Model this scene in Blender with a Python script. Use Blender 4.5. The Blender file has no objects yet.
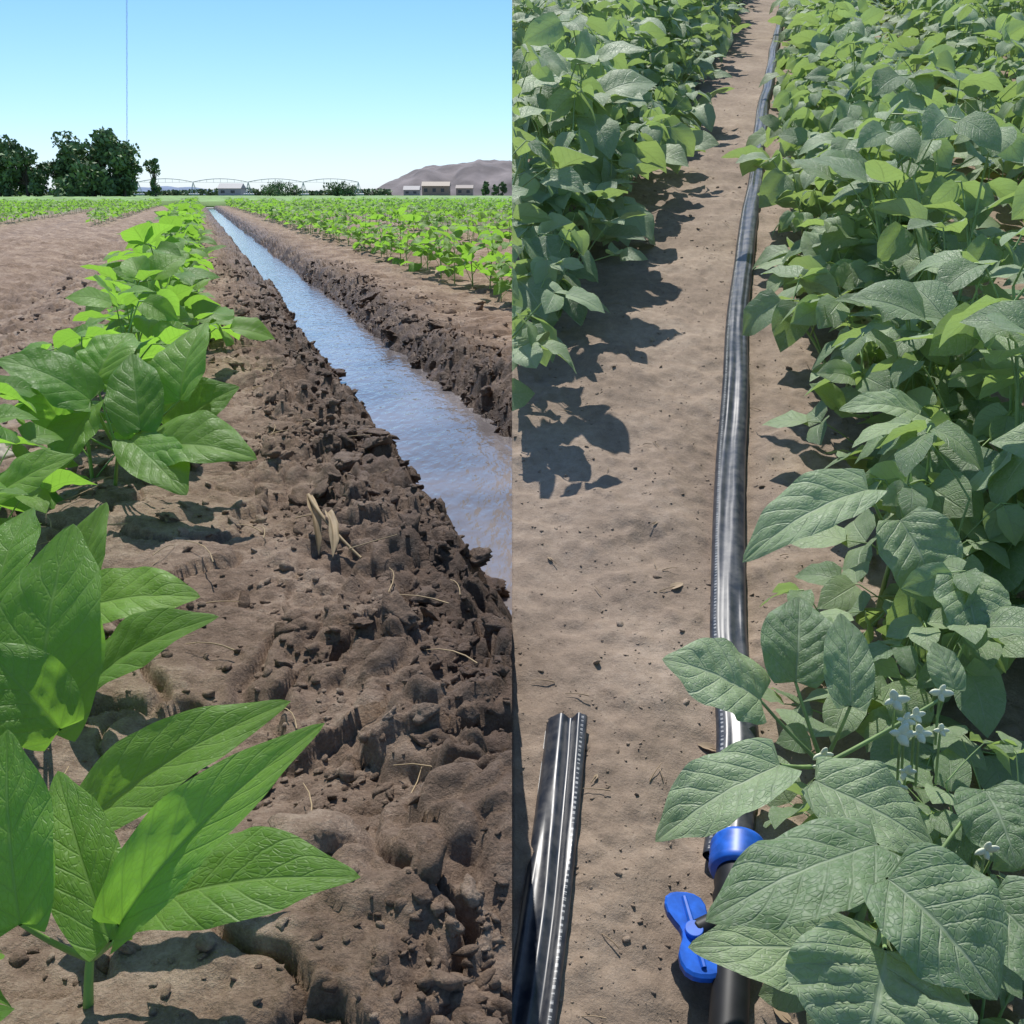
import bpy, bmesh, math, random
import numpy as np
from mathutils import Vector, Matrix
RS=np.random.RandomState(7); random.seed(7)
scene=bpy.context.scene
# ---------------------------------------------------------------- helpers
def nrm(v):
    v=np.asarray(v,float); return v/(np.linalg.norm(v)+1e-12)
def _hash(ix,iy,seed):
    h=(ix*374761393+iy*668265263+seed*1442695041)&0xffffffff
    h=((h^(h>>13))*1274126177)&0xffffffff
    return ((h^(h>>16))&0xffff)/65535.0
def vnoise(x,y,seed=0):
    ix=np.floor(x).astype(np.int64);iy=np.floor(y).astype(np.int64)
    fx=x-ix;fy=y-iy;fx=fx*fx*fx*(fx*(fx*6-15)+10);fy=fy*fy*fy*(fy*(fy*6-15)+10)
    a=_hash(ix,iy,seed);b=_hash(ix+1,iy,seed);c=_hash(ix,iy+1,seed);d=_hash(ix+1,iy+1,seed)
    return (a*(1-fx)+b*fx)*(1-fy)+(c*(1-fx)+d*fx)*fy*1.0-0.5
def fbm(x,y,o=4,seed=0):
    s=0;a=1.0
    for i in range(o):
        s=s+a*vnoise(x*2**i+i*17.3,y*2**i-i*9.1,seed+i);a*=.5
    return s
def worley(x,y,seed=0):
    ix=np.floor(x).astype(np.int64);iy=np.floor(y).astype(np.int64)
    f1=np.full(x.shape,9.);f2=np.full(x.shape,9.);cid=np.zeros(x.shape)
    for dx in(-1,0,1):
        for dy in(-1,0,1):
            jx=ix+dx;jy=iy+dy
            d=np.hypot(jx+_hash(jx,jy,seed)-x,jy+_hash(jx,jy,seed+5)-y)
            c=_hash(jx,jy,seed+9)
            m=d<f1
            f2=np.where(m,f1,np.minimum(f2,d));cid=np.where(m,c,cid);f1=np.where(m,d,f1)
    return f1,f2,cid
def sstep(a,b,x):
    t=np.clip((x-a)/(b-a),0,1);return t*t*(3-2*t)
def mkmesh(name,V,F,uv=None,attrs=None,mats=(),midx=None,smooth=True):
    V=np.asarray(V,np.float32);me=bpy.data.meshes.new(name)
    if not isinstance(F,list):F=[F]
    loops=np.concatenate([f.reshape(-1) for f in F]).astype(np.int32)
    tot=np.concatenate([np.full(len(f),f.shape[1]) for f in F]).astype(np.int32)
    start=np.concatenate([[0],np.cumsum(tot)[:-1]]).astype(np.int32)
    me.vertices.add(len(V));me.vertices.foreach_set('co',V.reshape(-1))
    me.loops.add(len(loops));me.loops.foreach_set('vertex_index',loops)
    me.polygons.add(len(tot));me.polygons.foreach_set('loop_start',start);me.polygons.foreach_set('loop_total',tot)
    if midx is not None: me.polygons.foreach_set('material_index',np.asarray(midx,np.int32))
    me.update(calc_edges=True)
    if uv is not None:
        l=me.uv_layers.new(name='UVMap');l.data.foreach_set('uv',np.asarray(uv,np.float32)[loops].reshape(-1))
    if attrs:
        for k,a in attrs.items():
            at=me.attributes.new(k,'FLOAT','POINT');at.data.foreach_set('value',np.asarray(a,np.float32))
    me.polygons.foreach_set('use_smooth',np.full(len(tot),smooth))
    for m in mats: me.materials.append(m)
    me.validate();me.update()
    return me
def addobj(name,me,parent=None,loc=None,mat=None):
    o=bpy.data.objects.new(name,me);scene.collection.objects.link(o)
    if parent: o.parent=parent
    if mat is not None:o.matrix_world=mat
    if loc is not None:o.location=loc
    return o
def empty(name):
    o=bpy.data.objects.new(name,None);scene.collection.objects.link(o);return o
class MB:
    def __init__(s): s.V=[];s.F=[];s.uv=[];s.r=[];s.m=[];s.n=0
    def add(s,V,F,uv,r,m):
        s.V.append(V);s.F.append(F+s.n);s.uv.append(uv);s.r.append(np.full(len(V),r));s.m.append(np.full(len(F),m));s.n+=len(V)
    def mesh(s,name,mats,smooth=True):
        return mkmesh(name,np.concatenate(s.V),np.concatenate(s.F),np.concatenate(s.uv),{'rnd':np.concatenate(s.r)},mats,np.concatenate(s.m),smooth)
def gridF(nr,nc):
    i=np.arange(nr-1)[:,None]*nc+np.arange(nc-1)[None,:]
    return np.stack([i,i+1,i+nc+1,i+nc],-1).reshape(-1,4)
def leaflet(mb,B,T,W,N,fold=.25,droop=.15,rng=RS,nL=6,nW=4,r=None,m=0,wave=.03,pucker=0.0,arch=.05):
    B=np.asarray(B,float);T=np.asarray(T,float);ax=T-B;L=np.linalg.norm(ax);d=ax/L
    side=nrm(np.cross(d,N));n=np.cross(side,d)
    t=np.linspace(0,1,nL+1);t=t**1.05;u=np.linspace(-1,1,nW+1)
    tt,uu=np.meshgrid(t,u,indexing='ij')
    # broad ovate outline: full rounded base, short drawn-out tip
    prof=(np.clip(tt,0,1)**.45)*(np.clip(1-tt,0,1)**.70);prof=prof/.54
    prof=prof*(1-.26*sstep(.70,.93,tt))
    asym=1+.10*rng.uniform(-1,1)*np.sign(uu)
    wv=uu*prof*W/2*asym
    back=-.12*L*np.abs(uu)**1.3*np.exp(-(tt/.16)**2)*sstep(0,.04,tt)
    sway=rng.uniform(-.07,.07)*L*tt*tt
    hgt=fold*np.abs(wv)*(1-.3*tt)+arch*L*np.sin(np.pi*tt)-droop*L*(tt**2.4)
    ph=rng.uniform(0,6.28);ph2=rng.uniform(0,6.28)
    hgt=hgt+wave*W*np.sin(tt*9+ph+uu*2)*np.abs(uu)**1.5*prof+wave*.6*W*np.sin(tt*17+ph2-uu*3)*np.abs(uu)**2*prof
    hgt=hgt-.22*fold*W*np.abs(uu)**3*prof*rng.uniform(.2,1.4)
    if pucker:
        phs=tt*6.5-np.abs(uu)*1.9
        hgt=hgt+pucker*W*(np.abs(np.sin(np.pi*phs))**.7-.5)*sstep(.03,.3,np.abs(uu))*(1-.6*np.abs(uu))*prof
        hgt=hgt+pucker*.7*W*vnoise(uu*5+ph,tt*10+ph2,3)*prof
    P=B+d*(tt*L+back)[...,None]+side*(wv+sway)[...,None]+n*hgt[...,None]
    uv=np.stack([(uu+1)/2,tt],-1).reshape(-1,2)
    mb.add(P.reshape(-1,3),gridF(nL+1,nW+1),uv,rng.uniform(0,1) if r is None else r,m)
def tube(mb,pts,rad,m=1,k=5,r=.5):
    pts=np.asarray(pts,float);n=len(pts);rad=np.linspace(rad[0],rad[1],n) if len(rad)==2 else np.asarray(rad)
    tg=np.gradient(pts,axis=0);V=[]
    ref=np.array([.3,.2,.93])
    for i in range(n):
        t=nrm(tg[i]);a=nrm(np.cross(t,ref) if abs(t@ref)<.97 else np.cross(t,[1,0,0]));b=np.cross(t,a)
        th=np.linspace(0,2*np.pi,k,endpoint=False)
        V.append(pts[i]+rad[i]*(np.cos(th)[:,None]*a+np.sin(th)[:,None]*b))
    V=np.concatenate(V);F=[]
    for i in range(n-1):
        for j in range(k):
            F.append([i*k+j,i*k+(j+1)%k,(i+1)*k+(j+1)%k,(i+1)*k+j])
    mb.add(V,np.array(F),np.stack([np.full(len(V),.5),np.repeat(np.linspace(0,1,n),k)],-1),r,m)
def bez(a,b,c,n=5):
    t=np.linspace(0,1,n)[:,None];return (1-t)**2*np.asarray(a)+2*t*(1-t)*np.asarray(b)+t*t*np.asarray(c)
# ---------------------------------------------------------------- materials
def mat(name):
    m=bpy.data.materials.new(name);m.use_nodes=True;nt=m.node_tree
    return m,nt,nt.nodes['Principled BSDF'],nt.nodes['Material Output']
def nd(nt,t,**k):
    n=nt.nodes.new(t)
    for a,b in k.items(): setattr(n,a,b)
    return n
def mth(nt,op,a,b=None,c=None):
    n=nd(nt,'ShaderNodeMath',operation=op)
    for i,x in enumerate((a,b,c)):
        if x is None: continue
        if isinstance(x,(int,float)): n.inputs[i].default_value=x
        else: nt.links.new(x,n.inputs[i])
    return n.outputs[0]
def ramp(nt,fac,stops):
    n=nd(nt,'ShaderNodeValToRGB');cr=n.color_ramp
    while len(cr.elements)<len(stops): cr.elements.new(.5)
    for e,(p,c) in zip(cr.elements,stops): e.position=p;e.color=(*c,1) if len(c)==3 else c
    nt.links.new(fac,n.inputs[0]);return n.outputs[0]
def mix(nt,f,a,b,bt='MIX'):
    n=nd(nt,'ShaderNodeMix',data_type='RGBA',blend_type=bt)
    for s,x in ((0,f),(6,a),(7,b)):
        if isinstance(x,(int,float)): n.inputs[s].default_value=x
        elif isinstance(x,tuple): n.inputs[s].default_value=(*x,1)
        else: nt.links.new(x,n.inputs[s])
    return n.outputs[2]
def leafmat(name,dark,light,vein,under,rough,trans,tcol,veinamt=.5,dust=0.0,bump=.0012,spec=.35):
    m,nt,p,out=mat(name);L=nt.links
    uv=nd(nt,'ShaderNodeUVMap',uv_map='UVMap');sp=nd(nt,'ShaderNodeSeparateXYZ');L.new(uv.outputs[0],sp.inputs[0])
    geo=nd(nt,'ShaderNodeNewGeometry')
    no=nd(nt,'ShaderNodeTexNoise');no.inputs['Scale'].default_value=55;no.inputs['Detail'].default_value=3;L.new(geo.outputs['Position'],no.inputs['Vector'])
    q=mth(nt,'ABSOLUTE',mth(nt,'SUBTRACT',mth(nt,'MULTIPLY',sp.outputs[0],2.0),1.0))
    ph=mth(nt,'SUBTRACT',mth(nt,'MULTIPLY',sp.outputs[1],6.5),mth(nt,'MULTIPLY',q,1.9))
    ph=mth(nt,'ADD',ph,mth(nt,'MULTIPLY',no.outputs['Fac'],.3))
    fr=mth(nt,'ABSOLUTE',mth(nt,'SUBTRACT',mth(nt,'FRACT',mth(nt,'ADD',ph,20.35)),.5))
    def mr(x,a,b,c,d):
        n=nd(nt,'ShaderNodeMapRange');L.new(x,n.inputs[0])
        for i,v in enumerate((a,b,c,d)): n.inputs[i+1].default_value=v
        return n.outputs[0]
    lat=mr(fr,0,.09,1,0);mid=mr(q,.015,.055,1,0)
    at=nd(nt,'ShaderNodeAttribute',attribute_name='rnd')
    vo=nd(nt,'ShaderNodeTexVoronoi',feature='DISTANCE_TO_EDGE');vo.inputs['Scale'].default_value=20;L.new(uv.outputs[0],vo.inputs['Vector'])
    ret=mr(vo.outputs[0],0,.12,.4,0)
    v=mth(nt,'MAXIMUM',mth(nt,'MULTIPLY',lat,.8),mid)
    vc=mth(nt,'MAXIMUM',v,ret)
    oi=nd(nt,'ShaderNodeObjectInfo')
    f=mth(nt,'ADD',mth(nt,'MULTIPLY',at.outputs['Fac'],.6),mth(nt,'ADD',mth(nt,'MULTIPLY',no.outputs['Fac'],.4),mth(nt,'MULTIPLY',oi.outputs['Random'],.1)))
    base=ramp(nt,f,[(.15,dark),(.85,light)])
    n2=nd(nt,'ShaderNodeTexNoise');n2.inputs['Scale'].default_value=300;n2.inputs['Detail'].default_value=2;L.new(geo.outputs['Position'],n2.inputs['Vector'])
    base=mix(nt,mr(n2.outputs['Fac'],.45,.72,0,dust),base,(.40,.43,.34))
    base=mix(nt,mth(nt,'MULTIPLY',vc,veinamt),base,vein)
    base=mix(nt,geo.outputs['Backfacing'],base,under)
    L.new(base,p.inputs['Base Color']);p.inputs['Roughness'].default_value=rough
    p.inputs['Specular IOR Level'].default_value=spec
    bp=nd(nt,'ShaderNodeBump');bp.inputs['Strength'].default_value=.75;bp.inputs['Distance'].default_value=bump
    L.new(mth(nt,'ADD',mth(nt,'MULTIPLY',vc,-.8),mth(nt,'MULTIPLY',no.outputs['Fac'],1.0)),bp.inputs['Height']);L.new(bp.outputs[0],p.inputs['Normal'])
    tr=nd(nt,'ShaderNodeBsdfTranslucent');tc=mix(nt,mth(nt,'MULTIPLY',vc,.6),mix(nt,at.outputs['Fac'],tuple(x*.75 for x in tcol),tcol),tuple(x*.40 for x in tcol))
    L.new(tc,tr.inputs[0])
    ms=nd(nt,'ShaderNodeMixShader');ms.inputs[0].default_value=trans;L.new(p.outputs[0],ms.inputs[1]);L.new(tr.outputs[0],ms.inputs[2]);L.new(ms.outputs[0],out.inputs[0])
    return m
M_LL=leafmat('young_leaf',(.07,.19,.025),(.20,.38,.06),(.32,.50,.14),(.21,.37,.10),.48,.48,(.40,.78,.08),.5,dust=.12,bump=.0010,spec=.35)
M_RL=leafmat('bean_leaf',(.11,.195,.09),(.35,.46,.25),(.46,.53,.36),(.36,.46,.31),.52,.34,(.52,.74,.18),.45,dust=.42,bump=.0014,spec=.42)
def simple(name,col,rough=.6,var=.3,scale=30,bump=0,spec=.5,metal=0):
    m,nt,p,o=mat(name);L=nt.links
    geo=nd(nt,'ShaderNodeNewGeometry');n=nd(nt,'ShaderNodeTexNoise');n.inputs['Scale'].default_value=scale;n.inputs['Detail'].default_value=4
    L.new(geo.outputs['Position'],n.inputs['Vector'])
    L.new(ramp(nt,n.outputs['Fac'],[(.3,tuple(c*(1-var) for c in col)),(.7,tuple(min(1,c*(1+var)) for c in col))]),p.inputs['Base Color'])
    p.inputs['Roughness'].default_value=rough;p.inputs['Specular IOR Level'].default_value=spec;p.inputs['Metallic'].default_value=metal
    if bump:
        b=nd(nt,'ShaderNodeBump');b.inputs['Distance'].default_value=bump;L.new(n.outputs['Fac'],b.inputs['Height']);L.new(b.outputs[0],p.inputs['Normal'])
    return m
M_ST=simple('green_stem',(.20,.36,.08),.45)
M_ST2=simple('bean_stem',(.24,.35,.13),.5)
def soil(name,cd,cm,cl,wetcol,bump=.004,sc=1.0):
    m,nt,p,o=mat(name);L=nt.links
    geo=nd(nt,'ShaderNodeNewGeometry')
    def N(s,d=5,r=.6):
        n=nd(nt,'ShaderNodeTexNoise');n.inputs['Scale'].default_value=s*sc;n.inputs['Detail'].default_value=d;n.inputs['Roughness'].default_value=r;L.new(geo.outputs['Position'],n.inputs['Vector']);return n.outputs['Fac']
    f=mth(nt,'ADD',mth(nt,'MULTIPLY',N(5),.5),mth(nt,'ADD',mth(nt,'MULTIPLY',N(60,4),.3),mth(nt,'MULTIPLY',N(420,2),.2)))
    a=nd(nt,'ShaderNodeAttribute',attribute_name='rnd')
    f=mth(nt,'ADD',f,mth(nt,'MULTIPLY',mth(nt,'SUBTRACT',a.outputs['Fac'],.5),.16))
    c=ramp(nt,f,[(.36,cd),(.5,cm),(.62,cl)])
    w=nd(nt,'ShaderNodeAttribute',attribute_name='wet')
    c=mix(nt,w.outputs['Fac'],c,mix(nt,1.0,c,wetcol,'MULTIPLY'))
    L.new(c,p.inputs['Base Color'])
    L.new(mth(nt,'SUBTRACT',.93,mth(nt,'MULTIPLY',w.outputs['Fac'],.45)),p.inputs['Roughness']);p.inputs['Specular IOR Level'].default_value=.3
    b=nd(nt,'ShaderNodeBump');b.inputs['Distance'].default_value=bump;b.inputs['Strength'].default_value=1.0
    L.new(N(120,6,.75),b.inputs['Height']);L.new(b.outputs[0],p.inputs['Normal'])
    return m
M_SL=soil('furrow_soil',(.125,.082,.055),(.265,.187,.132),(.43,.33,.245),(.36,.30,.27),.008)
M_SR=soil('sandy_soil',(.20,.15,.112),(.29,.222,.168),(.385,.303,.235),(.5,.45,.4),.003)
# ---------------------------------------------------------------- frames
r1=np.array([-.289,.957]);n1=np.array([.957,.289])
def RW(s,t): return s*r1[0]+t*n1[0], s*r1[1]+t*n1[1]
def SL(X,Q,h=0): return np.array([X+0*Q, .2037+.967*Q-.2546*h, -.3236+.2546*Q+.967*h])
def ST(s,t): return .237*s+.9715*t, .9715*s-.237*t
# ---------------------------------------------------------------- left soil
def CR(tc,s=None): return sstep(.0,.16,tc)*sstep(.95,.6,tc)
def HL(s,t):
    wig=.012*np.sin(s*2.1)+.02*fbm(s*1.3,s*0+3.3,3,3)
    tc=t+wig*np.clip(s/2,0,1)+.012*fbm(s*9,t*0+1.7,2,91)
    d=tc-.475
    z=np.where(d<0,-.15+.15*sstep(.085,.20,-d),-.15+.16*sstep(.085,.27,d))
    z=z+.015*np.exp(-((tc-.2)/.12)**2)+.02*np.exp(-((tc+.13)/.2)**2)
    z=z-.05*np.exp(-((tc+.85)/.25)**2)-.06*np.exp(-((tc-1.9)/.25)**2)-.05*np.exp(-((tc+2.3)/.3)**2)
    ch=sstep(.07,.16,np.abs(d))
    crumb=CR(tc)*.8+.22+.3*sstep(-.35,-.6,tc)
    z=z+ch*.026*fbm(s*4,t*4,3,11)*(1+.3*crumb)
    wx=fbm(s*9,t*9,3,5)*.6;wy=fbm(s*9,t*9,3,8)*.6
    f1,f2,c=worley(s*7+wx,t*7+wy,21)
    z=z+ch*(.028*(c-.45)*sstep(0,.11,f2-f1)-.010*sstep(.09,.0,f2-f1))*(.8+.3*crumb)
    f1,f2,c=worley(s*15+wx*1.5,t*15+wy*1.5,23)
    z=z+ch*crumb*(.018*(.3+c)*np.sqrt(np.clip(1-(f1/.66)**2,0,1))*(c>.5))
    f1,f2,c=worley(s*27+wx*2,t*27+wy*2,31)
    z=z+ch*(crumb)*(.012*(.4+c)*np.sqrt(np.clip(1-(f1/.62)**2,0,1))*(c>.35))
    f1,f2,c=worley(s*60+wx*3,t*60+wy*3,41)
    z=z+ch*crumb*.0058*(.3+c)*np.sqrt(np.clip(1-(f1/.6)**2,0,1))*(c>.3)
    z=z+ch*.007*fbm(s*38,t*38,5,51)*(.35+crumb)
    return z-ch*.004
g=np.concatenate([np.geomspace(.2,12,980),np.geomspace(12.2,46,90)])
tc=np.concatenate([np.linspace(-3.3,-1.0,60)[:-1],np.linspace(-1.0,-.45,90)[:-1],np.linspace(-.45,.9,430)[:-1],np.linspace(.9,1.7,60)[:-1],np.linspace(1.7,3.2,30)])
S_,T_=np.meshgrid(g,tc,indexing='ij')
Z=HL(S_,T_)
x,y=RW(S_,T_)
def WET(s,t,z): return np.clip(sstep(-.03,-.085,z)+.85*sstep(.06,.26,t+.07*fbm(s*3,t*3,2,14))*sstep(1.0,.65,t),0,1)
wet=WET(S_,T_,Z)
me=mkmesh('field_ground',np.stack([x,y,Z],-1).reshape(-1,3),gridF(len(g),len(tc))[:,::-1],None,{'rnd':np.full(Z.size,.5),'wet':wet.reshape(-1)},[M_SL])
def clipmesh(me,keep):
    bm=bmesh.new();bm.from_mesh(me)
    bmesh.ops.bisect_plane(bm,geom=bm.verts[:]+bm.edges[:]+bm.faces[:],plane_co=(0,0,0),plane_no=(1,0,0),clear_outer=keep<0,clear_inner=keep>0)
    bm.to_mesh(me);bm.free();return me
clipmesh(me,-1)
addobj('field_ground',me)
V=[];F=[]
def quad(a):
    n=len(V);V.extend(a);F.append([n,n+1,n+2,n+3])
def stq(s0,s1,t0,t1,z): return [(*RW(s0,t0),z),(*RW(s0,t1),z),(*RW(s1,t1),z),(*RW(s1,t0),z)]
quad(stq(-3,46,-90,-3.28,0.0));quad(stq(8,46,3.18,60,0.0));quad(stq(45.9,600,-500,500,-.01))
quad([(-4000,500,-.6),(4000,500,-.6),(4000,6000,-.6),(-4000,6000,-.6)])
quad([(.0,6,-.03),(60,6,-.03),(60,60,-.03),(0,60,-.03)])
M_FAR=simple('far_soil',(.20,.165,.10),.95,.25,.3)
addobj('far_ground',mkmesh('far_ground',np.array(V),np.array(F),None,None,[M_FAR],smooth=False))
# water
gs=np.geomspace(.5,46,60);gt=np.linspace(.2,.75,4)
a,b=np.meshgrid(gs,gt,indexing='ij');x,y=RW(a,b)
m,nt,p,o=mat('muddy_water');L=nt.links
geo=nd(nt,'ShaderNodeNewGeometry');n=nd(nt,'ShaderNodeTexNoise');n.inputs['Scale'].default_value=5;n.inputs['Detail'].default_value=4;L.new(geo.outputs['Position'],n.inputs['Vector'])
L.new(ramp(nt,n.outputs['Fac'],[(.35,(.13,.115,.115)),(.65,(.21,.19,.195))]),p.inputs['Base Color'])
p.inputs['Roughness'].default_value=.07;p.inputs['IOR'].default_value=1.38;p.inputs['Specular IOR Level'].default_value=.5
mp=nd(nt,'ShaderNodeMapping');mp.inputs['Rotation'].default_value=(0,0,math.radians(-16.8));mp.inputs['Scale'].default_value=(22,9,1);L.new(geo.outputs['Position'],mp.inputs[0])
n2=nd(nt,'ShaderNodeTexNoise');n2.inputs['Scale'].default_value=1.8;n2.inputs['Detail'].default_value=3;L.new(mp.outputs[0],n2.inputs['Vector'])
bp=nd(nt,'ShaderNodeBump');bp.inputs['Distance'].default_value=.006;bp.inputs['Strength'].default_value=.8;L.new(n2.outputs['Fac'],bp.inputs['Height']);L.new(bp.outputs[0],p.inputs['Normal'])
me=mkmesh('irrigation_water',np.stack([x,y,np.full(x.shape,-.08)],-1).reshape(-1,3),gridF(60,4)[:,::-1],None,None,[m])
clipmesh(me,-1);addobj('irrigation_water',me)
# ---------------------------------------------------------------- clods
def icos(sub):
    bm=bmesh.new();bmesh.ops.create_icosphere(bm,subdivisions=sub,radius=1)
    V=np.array([v.co[:] for v in bm.verts]);F=np.array([[v.index for v in f.verts] for f in bm.faces]);bm.free();return V,F
def clodT(sub,seed,k,nl=12):
    V,F=icos(sub);out=[]
    for i in range(k):
        r=np.random.RandomState(seed+i)
        rad=np.full(len(V),.55)
        for _ in range(nl):
            c=nrm(r.normal(size=3));wd=r.uniform(.28,.7);am=r.uniform(.2,.6)
            ang=np.arccos(np.clip(V@c,-1,1));rad=np.maximum(rad,.55+am*np.sqrt(np.clip(1-(ang/wd)**2,0,1)))
        rad=rad*(1+.3*vnoise(V[:,0]*3+V[:,2]*4+i*7,V[:,1]*3-V[:,2]*3,seed)+.22*vnoise(V[:,0]*8+V[:,2]*6,V[:,1]*8-V[:,2]*7+i,seed+3))
        W=V*rad[:,None]
        for _ in range(5):
            nn=nrm(r.normal(size=3));dd=r.uniform(.4,.75);q=W@nn;W=W-np.outer(np.clip(q-dd,0,None),nn)*.85
        out.append(W)
    return out,F
def scatter(name,pos,size,tmpl,F,flat,matl,rnd,wet,clip=0,tilt=.3):
    n=len(pos);nv=len(tmpl[0]);Vs=np.empty((n,nv,3))
    for i in range(n):
        th=RS.uniform(0,6.28);c,s=math.cos(th),math.sin(th)
        W=tmpl[RS.randint(len(tmpl))]*[1,RS.uniform(.6,1),flat*RS.uniform(.6,1.1)]
        W=W@np.array([[c,s,0],[-s,c,0],[0,0,1]])
        ti=RS.normal(0,tilt,2);W[:,2]+=W[:,0]*ti[0]+W[:,1]*ti[1]
        Vs[i]=W*size[i]+pos[i]
    if clip: ok=(Vs[:,:,0]*clip).min(1)>.0005
    else: ok=np.ones(n,bool)
    Vs=Vs[ok];m_=len(Vs)
    Fs=(F[None]+(np.arange(m_)*nv)[:,None,None]).reshape(-1,3)
    me=mkmesh(name,Vs.reshape(-1,3),Fs,None,{'rnd':np.repeat(rnd[ok],nv),'wet':np.repeat(wet[ok],nv)},[matl],smooth=True)
    return addobj(name,me)
def leftpts(n,tmin,tmax,smax,pfun):
    s=np.exp(RS.uniform(math.log(.35),math.log(smax),n));t=RS.uniform(tmin,tmax,n)
    cl=vnoise(s*7,t*7,77)+.5
    k=(RS.uniform(0,1,n)<pfun(t,s)*np.clip(cl*2-.3,.05,1));s=s[k];t=t[k]
    z=HL(s,t);x,y=RW(s,t);k=(x<-.004)&(z>-.085);return s[k],t[k],x[k],y[k],z[k]
T2,F2=clodT(2,100,10,8);T3,F3=clodT(3,200,10);T4,F4=clodT(4,300,6,26)
s,t,x,y,z=leftpts(64000,-.8,1.0,7,lambda t,s:.14+.86*CR(t))
sz=np.clip(RS.lognormal(math.log(.0032),.55,len(s)),.001,.012)*(1+.3*np.clip(s,0,4))
w=WET(s,t,z);scatter('soil_crumbs',np.stack([x,y,z+sz*.15],-1),sz,T2,F2,.8,M_SL,RS.uniform(.1,.9,len(s)),w,-1)
s,t,x,y,z=leftpts(4600,-.8,1.1,7,lambda t,s:.05+.95*CR(t))
sz=np.clip(RS.lognormal(math.log(.012),.4,len(s)),.007,.028)*(1+.1*np.clip(s,0,4))
w=WET(s,t,z);scatter('soil_clods',np.stack([x,y,z+sz*.05],-1),sz,T3,F3,.75,M_SL,RS.uniform(.2,.8,len(s)),w,-1)
s,t,x,y,z=leftpts(900,-.6,1.1,6,lambda t,s:.09+.75*CR(t))
sz=RS.uniform(.022,.05,len(s))*(.8+.1*np.clip(s,0,4))
w=WET(s,t,z);scatter('soil_clods',np.stack([x,y,z-sz*.08],-1),sz,T4,F4,.5,M_SL,RS.uniform(.4,.7,len(s)),w,-1,.2)
M_RK=simple('rock_surface',(.42,.37,.31),.8,.2,60,.002)
scatter('rock',np.array([[-.885,1.66,.03]]),np.array([.045]),T3,F3,.7,M_RK,np.array([.5]),np.array([0.]))
mb=MB()
M_STR=simple('dry_straw_surface',(.36,.26,.14),.7)
for i in range(90):
    s=math.exp(RS.uniform(math.log(.6),math.log(4)));t=RS.uniform(-.4,.25)
    z=float(HL(np.array([s]),np.array([t]))[0]);x,y=RW(s,t);th=RS.uniform(0,3.14);l=RS.uniform(.01,.035)*(1+.3*s)
    if x>-.05: continue
    d=np.array([math.cos(th),math.sin(th),0])*l;a=np.array([x,y,z+.009])
    tube(mb,bez(a-d,a+[d[1]*.3,-d[0]*.3,.008],a+d+[0,0,RS.uniform(-.004,.008)]),(.0009,.0004),0,4)
x,y=RW(1.22,.12)
tube(mb,bez((x-.03,y+.05,.075),(x,y,.05),(x+.05,y-.04,.02),8),(.0028,.0016),0,6)
for k in range(2):
    leaflet(mb,(x-.03+.03*k,y+.05-.03*k,.07-.01*k),(x-.005+.03*k,y-.02-.03*k,.025+.008*k),.017,(.5,-.4,.7),fold=1.2,droop=.15,nL=14,nW=8,m=0,wave=.15)
addobj('straw_debris',mb.mesh('straw_debris',[M_STR]))
# ---------------------------------------------------------------- plants
UP=np.array([0,0,1.])
def trif(mb,P0,az,el,pl,size,rng,dr=(-20,30),nL=6,nW=4,lean=.35,fold=(.1,.5)):
    o=np.array([math.cos(az)*math.cos(el),math.sin(az)*math.cos(el),math.sin(el)])
    E=P0+o*pl+UP*pl*.08
    tube(mb,bez(P0,P0+o*pl*.5+UP*pl*.12,E,4),(.0016,.0011),1,4)
    h=np.array([math.cos(az),math.sin(az),0.])
    e2=math.radians(rng.uniform(*dr))
    for k,(da,off) in enumerate(((0,.28),(1.25,.04),(-1.25,.04))):
        a2=az+da+rng.uniform(-.25,.25);ee=e2+math.radians(rng.uniform(-18,12))
        d=np.array([math.cos(a2)*math.cos(ee),math.sin(a2)*math.cos(ee),math.sin(ee)])
        B=E+h*size*off+ (d*size*.05);sz=size*(1.05 if k==0 else .92)*rng.uniform(.8,1.1)
        N=nrm(UP+rng.normal(0,lean,3)*[1,1,.3]+h*.25)
        if abs(N@d)>.9: N=nrm(N-h*.8)
        if k==0: tube(mb,[E,B],(.0011,.0009),1,4)
        leaflet(mb,B,B+d*sz,sz*rng.uniform(.76,.94),N,fold=rng.uniform(*fold),droop=rng.uniform(.02,.3),rng=rng,nL=nL,nW=nW,wave=.05)
def plantL(seed,h=.27,n=8,size=.085,nL=7,nW=6):
    rng=np.random.RandomState(seed);mb=MB();top=np.array([rng.uniform(-.02,.02),rng.uniform(-.02,.02),h*.72])
    st=bez((0,0,-.03),(rng.uniform(-.01,.01),0,h*.4),top,7);tube(mb,st,(.0035,.0018),1,6)
    for i in range(n):
        f=.25+.75*i/(n-1);P0=st[int(f*6)];az=i*2.4+rng.uniform(-.4,.4)
        trif(mb,P0,az,math.radians(rng.uniform(20,55)+25*f),rng.uniform(.06,.11)*(1.15-.4*f),size*(1.05-.3*f)*rng.uniform(.85,1.15),rng,(-25,45),nL,nW,.45,(.15,.6))
    return mb.mesh('bean_plant_young',[M_LL,M_ST])
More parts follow.
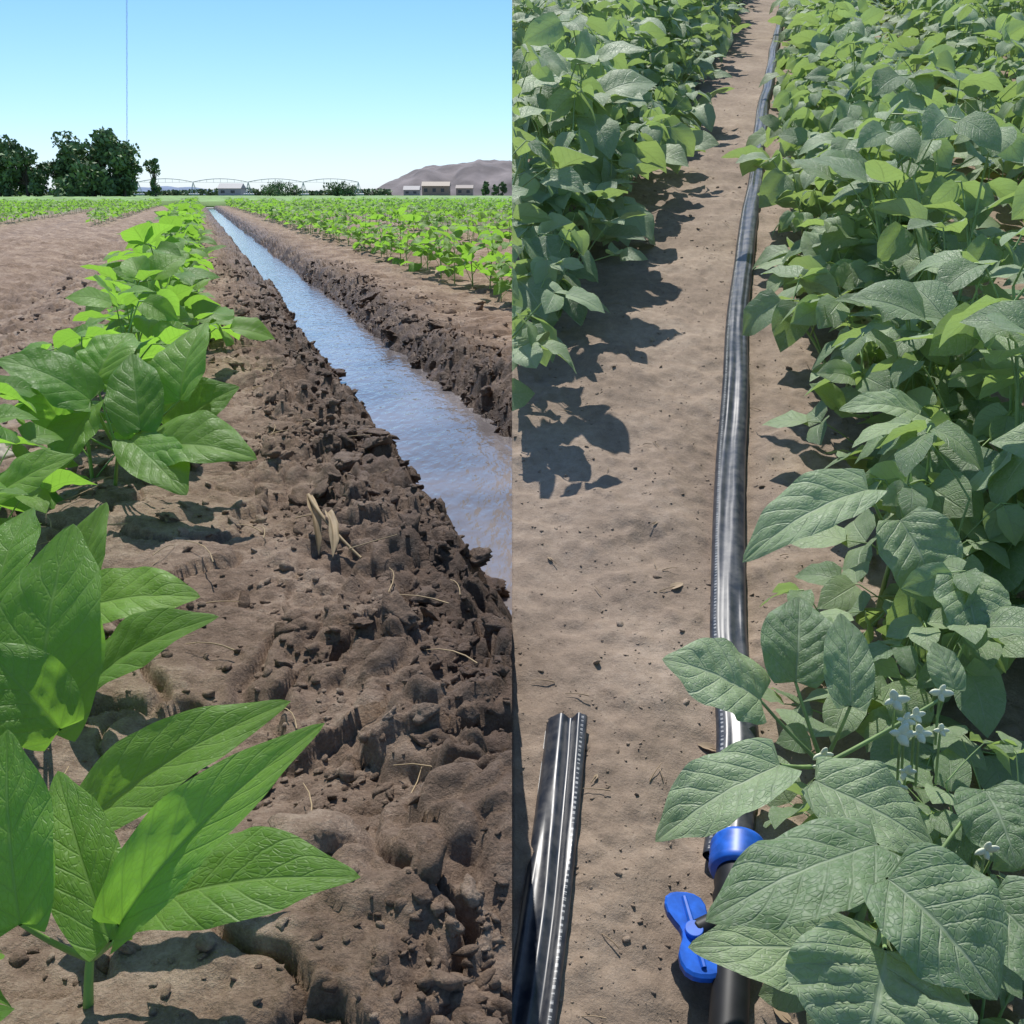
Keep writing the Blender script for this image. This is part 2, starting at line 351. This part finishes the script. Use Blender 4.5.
def plantR(seed,h=.36,n=17,size=.105,nL=6,nW=4):
    rng=np.random.RandomState(seed);mb=MB()
    for b in range(3):
        a=b*2.1+rng.uniform(-.4,.4);top=np.array([math.cos(a)*rng.uniform(.03,.10),math.sin(a)*rng.uniform(.03,.10),h*rng.uniform(.7,.95)])
        st=bez((0,0,-.02),(top[0]*.3,top[1]*.3,h*.5),top,8);tube(mb,st,(.0035,.0018),1,5)
        k=n//3
        for i in range(k):
            f=.2+.8*i/(k-1);P0=st[int(f*7)];az=i*2.4+b+rng.uniform(-.4,.4)
            trif(mb,P0,az,math.radians(rng.uniform(5,50)+25*f),rng.uniform(.07,.15)*(1.1-.4*f),size*(1.1-.4*f)*rng.uniform(.75,1.25),rng,(-50,30),nL,nW,.5,(.05,.6))
    return mb.mesh('bean_plant_mature',[M_RL,M_ST2])
PL=[plantL(10+i,h=.25+.02*(i%3)) for i in range(7)]
PLfar=[plantL(50+i,n=6,size=.1,nL=3,nW=2) for i in range(4)]
PR=[plantR(90+i,h=.33+.03*(i%3),nL=7,nW=6) for i in range(9)]
PRlow=[plantR(190+i,h=.17,n=12,size=.09,nL=7,nW=6) for i in range(4)]
def place(name,me,M,parent,side,R=.4):
    if abs(M.translation.x)<R*max(M.to_scale()):
        c=me.copy();c.transform(M);clipmesh(c,side)
        if len(c.vertices)==0: return
        addobj(name,c,parent)
    else:
        if M.translation.x*side<0: return
        o=addobj(name,me,parent);o.matrix_world=M
def rowL(t,s0,s1,name,sp=.27,sc=1.0):
    e=empty(name);s=s0
    while s<s1:
        x,y=RW(s,t+RS.uniform(-.03,.03))
        if x<.35:
            far=s>9;lib=PLfar if far else PL
            k=sc*RS.uniform(.75,1.15)*(1.1 if far else 1)
            M=Matrix.Translation((x,y,.0))@Matrix.Rotation(RS.uniform(0,6.28),4,'Z')@Matrix.Scale(k,4)
            place('bean_plant',lib[RS.randint(len(lib))],M,e,-1)
        s+=sp*RS.uniform(.75,1.25)*(1 if s<20 else 1.5)
rowL(-.13,1.85,47,'bean_row',.2,1.15)
for i in range(9): rowL(1.28+1.41*i,3+i*2,48,'bean_row',.3,1.08)
rowL(-1.54,17,48,'bean_row',.3,1.0)
for i in range(12): rowL(-3.0-1.41*i,4+i*3.2,48,'bean_row',.3)
gs=np.concatenate([[45.9],np.geomspace(46.1,420,160)]);gt=np.linspace(-240,90,420)
a,b=np.meshgrid(gs,gt,indexing='ij');x,y=RW(a,b)
zz=.1+.2*np.clip(vnoise(a*.8,b*2.3,4)+.5,0,1)+.05*vnoise(a*3,b*6,7);zz[0]=-.05
M_CAN=simple('crop_canopy',(.16,.28,.06),.8,.4,.9)
addobj('crop_field',mkmesh('crop_field',np.stack([x,y,zz],-1).reshape(-1,3),gridF(161,420)[:,::-1],None,None,[M_CAN]))
def parse(s): return [list(map(float,q.split(','))) for q in s.replace('\n','').split(';') if q.strip()]
LA=parse("""-.352,.665,.066,-.36,.741,.207,.106;-.422,.868,.045,-.406,.937,.164,.088;-.395,.831,.093,-.276,.818,.117,.08;-.365,.764,.047,-.255,.74,.130,.07;-.415,.741,.14,-.416,.812,.198,.062;-.577,1.052,.129,-.483,1.067,.176,.072;-.318,.621,.092,-.363,.621,.16,.07""")
LF=parse("""-.272,.531,.073,-.145,.539,.16,.062;-.205,.43,.087,-.112,.447,.198,.048;-.2,.458,.076,-.09,.423,.127,.066;-.247,.414,.101,-.265,.461,.184,.06;-.21,.428,.079,-.257,.49,.142,.05""")
LB=parse("""-.593,1.382,.175,-.692,1.353,.25,.118;-.586,1.38,.169,-.62,1.302,.088,.105;-.504,1.32,.146,-.53,1.403,.242,.092;-.467,1.382,.175,-.459,1.469,.284,.1;-.491,1.312,.121,-.345,1.266,.141,.115;-.518,1.316,.134,-.42,1.215,.085,.09;-.607,1.44,.193,-.576,1.515,.263,.105;-.636,1.373,.148,-.681,1.395,.215,.085;-.498,1.418,.124,-.4,1.438,.186,.095""")
def hero(name,leaves,root,matls,upw,side=0,stemr=.003,seed=1,pk=.03):
    rng=np.random.RandomState(seed);mb=MB();root=np.array(root,float)
    cen=np.mean([l[:3] for l in leaves],0);node=root+(cen-root)*.6
    tube(mb,bez(root-[0,0,.04],(root+node)/2,node,8),(stemr*1.2,stemr*.8),1,8)
    for i,l in enumerate(leaves):
        B=np.array(l[:3]);T=np.array(l[3:6])
        N=nrm(upw*UP+np.array([rng.uniform(-.6,.3),-1.0+rng.uniform(-.2,.4),.4]))
        tube(mb,bez(node,(node+B)/2+[0,0,-.004],B,6),(.0022,.0013),1,6)
        leaflet(mb,B,T,l[6],N,fold=rng.uniform(.15,.5),droop=rng.uniform(0,.2),rng=rng,nL=36,nW=22,pucker=pk,wave=.05)
    me=mb.mesh(name,matls)
    if side: clipmesh(me,side)
    return addobj(name,me)
hero('bean_plant',LA,(-.40,.76,0),[M_LL,M_ST],1.2,seed=3,pk=.035)
hero('bean_plant',LF,(-.24,.44,0),[M_LL,M_ST],1.2,seed=4,pk=.035)
hero('bean_plant',LB,(-.62,1.473,0),[M_LL,M_ST],1.1,seed=5,pk=.035)
for (s,t,k,v) in ((1.66,-.2,1.0,0),(1.45,-.3,.9,6),(1.3,-.27,.85,3),(1.12,-.28,.75,2),(.98,-.3,.8,1),(.75,-.3,.75,4),(.60,-.28,.6,6),(.5,-.22,.5,2),(.44,-.15,.4,5)):
    x,y=RW(s,t);o=addobj('bean_plant',PL[v]);o.matrix_world=Matrix.Translation((x,y,0))@Matrix.Rotation(v*1.3,4,'Z')@Matrix.Scale(k,4)
# ---------------------------------------------------------------- right slope
gX=np.concatenate([np.linspace(0,1.3,330)[:-1],np.linspace(1.3,9,60)]);gQ=np.concatenate([np.geomspace(.12,4,600),np.geomspace(4.05,12,60)])
Xg,Qg=np.meshgrid(gX,gQ,indexing='ij')
def HR(X,Q):
    tt=.9715*X-.237*Q;ss=.237*X+.9715*Q
    z=.018*fbm(ss*2.5,tt*4,3,61)+.013*fbm(ss*11,tt*11,3,62)+.0045*fbm(ss*45,tt*45,3,63)
    f1,f2,c=worley(ss*30,tt*30,71);z=z+.004*sstep(.5,.1,f1)*(c>.72)
    z=z-.012*np.exp(-((tt-.03)/.05)**2)+.03*sstep(.15,.35,tt)+.03*sstep(-.35,-.55,tt)
    return z
Hr=HR(Xg,Qg);P=SL(Xg,Qg,Hr);P=np.moveaxis(P,0,-1)
V=P.reshape(-1,3);F=gridF(len(gX),len(gQ));n=len(V)
sk=V[:len(gQ)].copy();sk[:,2]=-1.0;V=np.concatenate([V,sk])
i=np.arange(len(gQ)-1);F=np.concatenate([F,np.stack([i,n+i,n+i+1,i+1],-1)]);nq=len(V)
li=np.arange(len(gX))*len(gQ)+len(gQ)-1;back=V[li].copy();back[:,1]+=10;back[:,2]=-.2;V=np.concatenate([V,back])
j=np.arange(len(gX)-1);F=np.concatenate([F,np.stack([li[:-1],nq+j,nq+j+1,li[1:]],-1)])
addobj('hillside_ground',mkmesh('hillside_ground',V,F[:,::-1],None,{'rnd':np.full(len(V),.5),'wet':np.zeros(len(V))},[M_SR]))
n=8000
Q=np.exp(RS.uniform(math.log(.25),math.log(5),n));X=RS.uniform(0,1,n)*(.25+.5*Q);H=HR(X,Q)
sz=np.clip(RS.lognormal(math.log(.0012),.55,n),.0005,.007)*(1+.4*Q)
scatter('soil_crumbs',SL(X,Q,H+sz*.0).T,sz,T2,F2,.6,M_SR,RS.uniform(.2,.9,n),np.zeros(n),1)
mb=MB()
for i in range(90):
    Q=math.exp(RS.uniform(math.log(.4),math.log(3.5)));X=RS.uniform(.03,.25+.25*Q);th=RS.uniform(0,3.14);l=RS.uniform(.006,.02)
    a=SL(X,Q,float(HR(np.array([X]),np.array([Q]))[0])+.003);d=np.array([math.cos(th),math.sin(th)*.967,math.sin(th)*.25])*l
    tube(mb,bez(a-d,a+[0,0,.003],a+d),(.0008,.0004),0,4)
    if i%5==0: leaflet(mb,a,a+d*1.2,l*.8,(0.2,-.2,1),fold=.5,droop=-.1,nL=6,nW=4,m=0)
me=mb.mesh('plant_litter',[simple('dry_leaf',(.30,.22,.14),.8)]);clipmesh(me,1);addobj('plant_litter',me)
# drip tape
m,nt,p,o=mat('black_drip_tape');L=nt.links
uv=nd(nt,'ShaderNodeUVMap',uv_map='UVMap');sp=nd(nt,'ShaderNodeSeparateXYZ');L.new(uv.outputs[0],sp.inputs[0])
geo=nd(nt,'ShaderNodeNewGeometry')
n1_=nd(nt,'ShaderNodeTexNoise');n1_.inputs['Scale'].default_value=45;n1_.inputs['Detail'].default_value=6;n1_.inputs['Roughness'].default_value=.65;L.new(geo.outputs['Position'],n1_.inputs['Vector'])
base=ramp(nt,n1_.outputs['Fac'],[(.4,(.018,.024,.038)),(.75,(.09,.09,.095))])
band=mth(nt,'COMPARE',sp.outputs[0],.12,.03)
dash=mth(nt,'GREATER_THAN',mth(nt,'FRACT',mth(nt,'MULTIPLY',sp.outputs[1],150)),.5)
cl=nd(nt,'ShaderNodeTexNoise');cl.noise_dimensions='1D';L.new(mth(nt,'MULTIPLY',sp.outputs[1],90),cl.inputs['W'])
seg=mth(nt,'GREATER_THAN',cl.outputs['Fac'],.45)
mk=mth(nt,'MULTIPLY',mth(nt,'MULTIPLY',band,dash),seg)
L.new(mix(nt,mth(nt,'MULTIPLY',mk,.7),base,(.5,.5,.5)),p.inputs['Base Color'])
L.new(mth(nt,'ADD',.22,mth(nt,'MULTIPLY',n1_.outputs['Fac'],.28)),p.inputs['Roughness']);p.inputs['Specular IOR Level'].default_value=.5
M_TP=m
def tape(name,pts,hw=.025,hh=.008,side=1,twist=0,crease=.45,wr=1.0):
    pts=np.array(pts);d=np.r_[0,np.cumsum(np.hypot(*np.diff(pts,axis=0).T))]
    n=int(d[-1]/.01)+2;u=np.linspace(0,d[-1],n)
    X=np.interp(u,d,pts[:,0]);Q=np.interp(u,d,pts[:,1])
    for _ in range(14):
        X[1:-1]=(X[:-2]+2*X[1:-1]+X[2:])/4;Q[1:-1]=(Q[:-2]+2*Q[1:-1]+Q[2:])/4
    X=X+.004*np.sin(u*3.1)+.002*np.sin(u*7.7)
    dX=np.gradient(X);dQ=np.gradient(Q);l=np.hypot(dX,dQ);nx=dQ/l;nq=-dX/l
    k=48;th=np.linspace(0,2*np.pi,k,endpoint=False);V=[];UV=[]
    gb=np.array([float(HR(np.array([a_]),np.array([b_]))[0])*.5-.004 for a_,b_ in zip(X,Q)]);gb=np.convolve(np.pad(gb,7,'edge'),np.ones(15)/15,'valid')
    for i in range(n):
        h=hh*(1+.08*math.sin(u[i]*5)+.04*math.sin(u[i]*13));w=hw*(1-.03*math.sin(u[i]*5))
        c=np.cos(th);s_=np.sin(th)
        cw=w*c;ch=h*s_
        ch=ch-np.where(s_>0,crease*h*np.exp(-((c+.2+.15*math.sin(u[i]*4))/.25)**2),0)
        ch=ch+wr*np.where(s_>0,h*(.18*vnoise(c*4,np.full(k,u[i]*3.),3)+.05*vnoise(c*7,np.full(k,u[i]*16.),6))*2,0)
        V.append(SL(X[i]+nx[i]*cw,Q[i]+nq[i]*cw,gb[i]+h*.9+ch+cw*twist).T)
        UV.append(np.stack([(1+c)/2,np.full(k,u[i])],-1))
    V=np.concatenate(V);UV=np.concatenate(UV)
    i,j=np.meshgrid(np.arange(n-1),np.arange(k),indexing='ij');jn=(j+1)%k
    F=np.stack([i*k+j,i*k+jn,(i+1)*k+jn,(i+1)*k+j],-1).reshape(-1,4)
    me=mkmesh(name,V,F,UV,None,[M_TP]);clipmesh(me,side);return addobj(name,me)
tape('drip_tape',[(.207,.630),(.216,.665),(.243,.776),(.264,.962),(.362,1.452),(.596,2.51),(1.088,4.567),(2.048,8.41),(2.7,11)],hw=.0235,hh=.012,crease=.2,wr=.7)
tape('drip_tape',[(.062,.822),(.016,.508),(-.016,.3)],hw=.023,hh=.010,twist=-.25,crease=.9,wr=1.6)
# valve
def cyl(mb,A,B,r,m,k=28,ridg=0):
    A=np.array(A);B=np.array(B);ax=nrm(B-A);a=nrm(np.cross(ax,[.1,.2,1]));b=np.cross(ax,a)
    prof=[(0,0),(0,.93*r),(.04,r),(.96,r),(1,.93*r),(1,0)]
    if ridg: prof=[(0,0),(0,.9*r)]+[(x_,r*(1 if i%2 else .93)) for i,x_ in enumerate(np.linspace(.05,.95,ridg))]+[(1,.9*r),(1,0)]
    th=np.linspace(0,2*np.pi,k,endpoint=False);ln=np.linalg.norm(B-A)
    V=np.concatenate([A+ax*(f*ln)+(rr*np.cos(th))[:,None]*a+(rr*np.sin(th))[:,None]*b for f,rr in prof])
    n=len(prof);i,j=np.meshgrid(np.arange(n-1),np.arange(k),indexing='ij');jn=(j+1)%k
    F=np.stack([i*k+j,i*k+jn,(i+1)*k+jn,(i+1)*k+j],-1).reshape(-1,4)
    mb.add(V,F,np.zeros((len(V),2)),.5,m)
M_BL=simple('blue_plastic',(.012,.11,.55),.42,.35,70);M_BK=simple('black_plastic',(.015,.016,.018),.5,.3,50,spec=.3)
vt=empty('irrigation_valve')
def part(name,fn,mats,smooth=True):
    mb=MB();fn(mb);me=mb.mesh(name,mats,smooth);return addobj(name,me,vt)
H0=.026;DQ=-.038;DX=-.006
def SV(X,Q,h): return SL(X+DX,Q+DQ,h)
part('lock_collar',lambda mb:(cyl(mb,SV(.222,.668,H0),SV(.214,.634,H0),.027,0,36,9)),[M_BL])
part('valve_body',lambda mb:(cyl(mb,SV(.2145,.636,H0),SV(.196,.56,H0),.021,0,32,9),cyl(mb,SV(.204,.59,H0),SV(.204,.59,H0+.03),.012,0)),[M_BK])
part('valve_stem',lambda mb:cyl(mb,SV(.205,.592,H0+.004),SV(.165,.572,H0+.004),.009,0),[M_BK])
def handle(mb):
    half=[(0,.0105),(.006,.0115),(.012,.015),(.02,.0185),(.029,.019),(.036,.0165),(.040,.011),(.0415,.0045)]
    out=[(a,b) for a,b in half]+[(a,-b) for a,b in half[::-1]]
    out=out+[(-a,-b) for a,b in half[1:]]+[(-a,b) for a,b in half[::-1][:-1]]
    out=np.array(out);k=len(out)
    ang=math.radians(96);c,s=math.cos(ang),math.sin(ang)
    X=out[:,0]*c-out[:,1]*s;Q=out[:,0]*s+out[:,1]*c;Vs=[]
    for h,sc in ((.022,.0),(.022,.9),(.024,1.0),(.030,1.0),(.032,.93),(.032,.0)):
        Vs.append(SV(.163+X*sc,.570+Q*sc,h-.22*X*sc).T)
    V=np.concatenate(Vs);i,j=np.meshgrid(np.arange(5),np.arange(k),indexing='ij');jn=(j+1)%k
    mb.add(V,np.stack([i*k+j,i*k+jn,(i+1)*k+jn,(i+1)*k+j],-1).reshape(-1,4),np.zeros((len(V),2)),.5,0)
    a=np.array([c,s])
    for sg in(-1,1):
        p0=SV(.163,.570,.033);p1=SV(.163+sg*a[0]*.034,.570+sg*a[1]*.034,.033-.22*sg*a[0]*.034);tube(mb,[p0,p1],(.0035,.0025),0,8)
    cyl(mb,SV(.163,.570,.028),SV(.163,.570,.038),.008,0)
part('butterfly_handle',handle,[M_BL],False)
part('tail_pipe',lambda mb:cyl(mb,SV(.197,.564,.02),SV(.15,.36,.012),.016,0),[M_BK])
RA=[[.212,.761,.039,.133,.756,.087,.09],[.242,.766,.054,.255,.817,.116,.075],[.272,.715,.059,.280,.766,.119,.048],[.202,.657,.041,.106,.615,.007,.074],[.378,.764,.047,.37,.795,.079,.035],[.228,.653,.03,.307,.612,-.001,.085]]
RB=[[.235,.545,.052,.121,.495,.038,.08],[.219,.488,.07,.262,.428,.047,.088],[.246,.556,-.045,.118,.541,-.027,.073],[.21,.459,.045,.187,.407,.015,.115],[.356,.651,.023,.357,.593,.005,.075],[.30,.52,.03,.34,.46,.0,.075]]
RC=[[.358,.96,.168,.225,.915,.128,.08],[.39,.9505,.139,.42,.888,.073,.095],[.471,1.13,.208,.378,1.117,.234,.065],[.427,.887,.104,.428,.821,.062,.08]]
for L_,X,Q,sd_ in ((RA,.30,.66,11),(RB,.28,.50,12),(RC,.46,1.0,13)):
    hero('bean_plant',L_,SL(X,Q,.02),[M_RL,M_ST2],2.2,side=1,seed=sd_,pk=.05)
tilt=Matrix.Rotation(math.radians(8),4,'X')
def rowR(tf,s0,s1,sp=.2,sc=1.0,lib=PR):
    e=empty('bean_row');s=s0
    while s<s1:
        t=tf(s) if callable(tf) else tf
        X,Q=ST(s,t+RS.uniform(-.05,.05))
        if -.45<X<.56*Q+1.4 and Q<11.8:
            p_=SL(X,Q,.02);k=sc*RS.uniform(.8,1.2)
            M=Matrix.Translation(tuple(p_))@tilt@Matrix.Rotation(RS.uniform(0,6.28),4,'Z')@Matrix.Scale(k,4)
            place('bean_plant',lib[RS.randint(len(lib))],M,e,1)
        s+=sp*RS.uniform(.8,1.2)
rowR(lambda s:.39-.13*min(1,max(0,(s-1.0)/1.0)),.98,11.5,.16)
rowR(lambda s:.31-.13*min(1,max(0,(s-1.0)/1.2)),1.1,8,.2,1.0,PRlow)
rowR(.72,.6,11.5,.2);rowR(1.15,.3,11.5,.22);rowR(1.6,.3,11.5,.22)
for i in range(9): rowR(2.05+.5*i,.5,11.8,.26,1.1)
rowR(-.53,1.55,11.5,.15,1.08);rowR(-.42,1.5,9,.2,1.0,PRlow);rowR(-1.0,3.4,11.5,.22);rowR(-1.45,5,11.5,.24);rowR(-1.9,7,11.5,.25)
for X,Q,k,v in ((.42,.72,.6,0),(.40,.55,.5,3),(.47,.86,.7,5),(.36,.42,.45,2)):
    o=addobj('bean_plant',PR[v]);o.matrix_world=Matrix.Translation(tuple(SL(X,Q,.01)))@Matrix.Rotation(v*1.1,4,'Z')@Matrix.Scale(k,4)
for X,Q,k,v in ((.33,.60,.6,0),(.30,.47,.5,1),(.38,.80,.7,2),(.33,.40,.5,3)):
    o=addobj('bean_plant',PRlow[v]);o.matrix_world=Matrix.Translation(tuple(SL(X,Q,.0)))@Matrix.Rotation(v*1.1,4,'Z')@Matrix.Scale(k,4)
# flowers
M_FW=simple('white_petal',(.70,.72,.52),.5,.12)
mb=MB();Vi,Fi=icos(2)
mb2V=[];mb2F=[];nn_=0
FP=[(.3,.699,.073),(.308,.694,.058),(.316,.695,.062),(.247,.7,.011),(.308,.681,.019),(.333,.595,.011),(.304,.690,.048),(.318,.688,.05),(.25,.705,.02),(.262,.70,.006),(.34,.70,.045),(.352,.735,.06),(.30,.672,.012)]
for i in range(46):
    s=RS.uniform(1.3,6);t=RS.uniform(.3,1.1) if i%4 else RS.uniform(-.6,-.45);X,Q=ST(s,t)
    if X<.05: continue
    p_=SL(X,Q,RS.uniform(.27,.36));
    for k in range(2): FP.append(tuple(p_+RS.normal(0,.008,3)))
for c in FP:
    c=np.array(c);rr=RS.uniform(.7,1.1)
    for i in range(4):
        a=i*1.57+RS.uniform(-.5,.5);dv=np.array([math.cos(a),-.3,math.sin(a)*.9+.2]);off=dv*.0042*rr
        ax=nrm(dv);e1=nrm(np.cross(ax,[.2,1,.1]));e2=np.cross(ax,e1)
        W=(Vi[:,:1]*ax*.0055+Vi[:,1:2]*e1*.0032+Vi[:,2:3]*e2*.0016)*rr*RS.uniform(.7,1.2)
        W=W*(1+.4*vnoise(Vi[:,0]*2+i,Vi[:,1]*2+Vi[:,2],i)[:,None])+c+off
        mb2V.append(W);mb2F.append(Fi+nn_);nn_+=len(W)
    tube(mb,bez(c,c+[.005,.01,-.02],c+[.012,.02,-.06]),(.001,.0012),0,5)
fl=empty('bean_flowers')
addobj('petals',mkmesh('petals',np.concatenate(mb2V),np.concatenate(mb2F),None,None,[M_FW]),fl);addobj('stalks',mb.mesh('stalks',[M_ST2]),fl)
# ---------------------------------------------------------------- distance
M_TL=simple('tree_leaves',(.13,.20,.075),.7,.5,.8);M_BARK=simple('bark',(.12,.09,.07),.9)
def tree(name,x,y,h,w,seed,n=3600,ls=.5):
    rng=np.random.RandomState(seed);mb=MB()
    tube(mb,[(x,y,-.3),(x+.1,y,h*.25),(x+.2,y,h*.6)],(.03*h,.012*h),1,8)
    lob=[]
    for i in range(18):
        a=rng.uniform(0,6.28);q=rng.uniform(0,.40)*w;lob.append((x+math.cos(a)*q,y+math.sin(a)*q,h*(rng.uniform(.16,.86)-.25*(q/w)),w*rng.uniform(.10,.21)))
        tube(mb,[(x,y,h*.2),lob[-1][:3]],(.012*h,.004*h),1,5)
    V=[]
    for i in range(n):
        l=lob[rng.randint(len(lob))];v=nrm(rng.normal(size=3))*l[3]*rng.uniform(.5,1.12);c=np.array(l[:3])+v*[1,1,.85]
        if c[2]<.2: continue
        a=nrm(rng.normal(size=3));b=nrm(np.cross(a,rng.normal(size=3)));s=ls*rng.uniform(.4,1)*h/10
        V+=[c-a*s,c-b*s*.6,c+a*s,c+b*s*.6]
    V=np.array(V);mb.add(V,np.arange(len(V)).reshape(-1,4),np.zeros((len(V),2)),.5,0)
    return addobj(name,mb.mesh(name,[M_TL,M_BARK]))
tree('tree',-60.0,150,10.6,13,1,5200);tree('tree',-56,151,9,9,21,3000);tree('tree',-64,152,9,9,2,3000);tree('tree',-69.5,150,9,8,3,3200);tree('tree',-74.5,152,9.2,9,4,3000);tree('tree',-52.9,155,6.6,2.6,5,700)
for x,y,h,w,sd_ in ((-46,205,3.2,6,6),(-43,206,2.6,5,7),(-44,190,2.2,4,8),(-33.5,200,3.4,5,9),(-31,200,2.6,4,10),(-8.5,330,6,3,11),(-5,330,5,3,12),(-3,335,5.5,3,13)):
    tree('shrub' if h<4 else 'tree',x,y,h,w,sd_,900,.8)
M_STL=simple('galvanised_steel',(.45,.46,.48),.5)
mb=MB();mx,my=-147.4,400
def mpt(dx,dy,z): return (mx+dx+z*.115,my+dy,z)
for i in range(3):
    a=i*2.094;dx,dy=.25*math.cos(a),.25*math.sin(a);tube(mb,[mpt(dx,dy,0),mpt(dx,dy,84)],(.035,.035),0,4)
for k in range(56):
    a=k%3*2.094;b=(k+1)%3*2.094;tube(mb,[mpt(.25*math.cos(a),.25*math.sin(a),k*1.5),mpt(.25*math.cos(b),.25*math.sin(b),k*1.5+1.5)],(.025,.025),0,4)
addobj('radio_mast',mb.mesh('radio_mast',[simple('hazed_mast_steel',(.35,.36,.42),.6)]))  # steel colour lightened and blued: distance haze painted into it
mb=MB();xs=np.linspace(-107,-44,5);py=300
for i in range(4):
    p=bez((xs[i],py,4),((xs[i]+xs[i+1])/2,py,5.8),(xs[i+1],py,4),9);tube(mb,p,(.11,.11),0,5)
    q=p.copy();q[:,2]=4-.1*np.sin(np.linspace(0,np.pi,9));tube(mb,q,(.04,.04),0,4)
    for j in range(1,8): tube(mb,[p[j],q[j]],(.04,.04),0,4)
for x in xs:
    for dy in(-2,2): tube(mb,[(x,py,4),(x,py+dy,.4)],(.09,.09),0,4)
    for dx in(-1.2,1.2): tube(mb,[(x,py,4),(x+dx,py,.4)],(.07,.07),0,4)
    tube(mb,[(x-1.5,py,.6),(x+1.5,py,.6)],(.3,.3),0,6)
addobj('center_pivot_irrigator',mb.mesh('center_pivot_irrigator',[M_STL]))
def building(x,y,w,d,h,rh,wc,rc):
    e=empty('farm_building');e.location=(x,y,0)
    def bx(name,x0,x1,y0,y1,z0,z1,m):
        V=np.array([(a,b,c) for a in(x0,x1) for b in(y0,y1) for c in(z0,z1)]);F=np.array([[0,1,3,2],[4,6,7,5],[0,4,5,1],[2,3,7,6],[0,2,6,4],[1,5,7,3]])
        addobj(name,mkmesh(name,V,F,None,None,[m],smooth=False),e)
    M_W=simple('wall_paint',wc,.8,.1);M_R=simple('roof_metal',rc,.6,.1);M_D=simple('dark_glass',(.05,.055,.06),.2)
    bx('walls',0,w,0,d,-.6,h,M_W)
    V=np.array([(-.3,-.3,h),(w+.3,-.3,h),(w+.3,d+.3,h),(-.3,d+.3,h),(-.3,d/2,h+rh),(w+.3,d/2,h+rh)])
    addobj('roof',mkmesh('roof',V,[np.array([[0,1,5,4],[3,4,5,2]]),np.array([[0,4,3],[1,2,5]])],None,None,[M_R],smooth=False),e)
    for i in range(int(w//4)): bx('window',1+i*4,2.6+i*4,-.06,.0,h*.4,h*.75,M_D)
building(-43,500,13,9,4.6,2,(.34,.26,.18),(.20,.15,.11));building(-27,505,8,9,3.6,1.5,(.36,.30,.23),(.18,.14,.12));building(-56,540,8,8,3,2,(.36,.34,.3),(.16,.16,.18));building(-118,420,9,8,3,2,(.4,.4,.38),(.3,.3,.3))
def hill(name,y,x0,x1,fn,col,dep=300,var=.18,sc=.02):
    xs=np.linspace(x0,x1,260);js=np.linspace(0,1,20);X,J=np.meshgrid(xs,js,indexing='ij')
    Hh=fn(X)*np.sin(J*np.pi/2)**.8;Hh=Hh*(1+.6*fbm(X*.03,J*5,4,5)*(1-J));Yy=y+J*dep
    return addobj(name,mkmesh(name,np.stack([X,Yy,Hh-1],-1).reshape(-1,3),gridF(260,20),None,None,[simple(name+'_surface',col,.95,var,sc)],smooth=True))
hill('hill',1500,-290,700,lambda X:1.15*(sstep(-235,-190,X)*20+sstep(-200,-130,X)*24+7*sstep(-130,-20,X)+5*fbm(X*.03,X*0,4,3))*(1-.4*sstep(300,700,X)),(.17,.145,.14),300,.5,.02)
hill('distant_hills',3600,-2600,1500,lambda X:20+26*vnoise(X*.003,X*0,8)+10*vnoise(X*.02,X*0,9),(.16,.21,.30),500)  # blue of the far haze is put into the hill colour
mb=MB();rng=np.random.RandomState(5);V=[]
for i in range(5000):
    x=rng.uniform(-330,-60);h=max(1,2.8+2.5*vnoise(np.array([x*.06]),np.array([0.]),2)[0]);c=np.array([x,520+rng.uniform(-3,3),rng.uniform(0,h)])
    a=nrm(rng.normal(size=3));b=nrm(np.cross(a,rng.normal(size=3)));V+=[c-a*.9,c-b*.6,c+a*.9,c+b*.6]
V=np.array(V);mb.add(V,np.arange(len(V)).reshape(-1,4),np.zeros((len(V),2)),.5,0);addobj('distant_treeline',mb.mesh('distant_treeline',[M_TL]))
# ---------------------------------------------------------------- light / camera
el=math.radians(61);hx,hy=nrm([-.16,.9]);sd=Vector((hx*math.cos(el),hy*math.cos(el),math.sin(el)))
sun=bpy.data.lights.new('sun','SUN');sun.energy=5.0;sun.angle=math.radians(.5);sun.color=(1,.96,.9)
so=bpy.data.objects.new('sun',sun);scene.collection.objects.link(so);so.rotation_euler=sd.to_track_quat('Z','Y').to_euler()
w=bpy.data.worlds.new('World');scene.world=w;w.use_nodes=True;nt=w.node_tree
sk=nt.nodes.new('ShaderNodeTexSky');sk.sky_type='NISHITA';sk.sun_disc=False;sk.sun_elevation=el;sk.sun_rotation=math.atan2(hx,hy);sk.air_density=1.0;sk.dust_density=.4;sk.ozone_density=2.0
tcd=nt.nodes.new('ShaderNodeTexCoord');sx=nt.nodes.new('ShaderNodeSeparateXYZ');nt.links.new(tcd.outputs['Generated'],sx.inputs[0])
tint=ramp(nt,sx.outputs[2],[(0,(.80,.95,1.36)),(.07,(.66,.89,1.22)),(.18,(.54,.81,1.08)),(.5,(.8,.93,1.03))])
bg=nt.nodes['Background'];bg.inputs[1].default_value=.145;nt.links.new(mix(nt,1.0,sk.outputs[0],tint,'MULTIPLY'),bg.inputs[0])
cam=bpy.data.cameras.new('camera');co=bpy.data.objects.new('camera',cam);scene.collection.objects.link(co)
cam.lens=35;cam.sensor_width=36;cam.clip_start=.02;cam.clip_end=20000
co.location=(0,0,.45);co.rotation_euler=(math.radians(90-17.66),0,0);scene.camera=co
scene.view_settings.view_transform='Standard';scene.view_settings.look='None';scene.view_settings.exposure=0
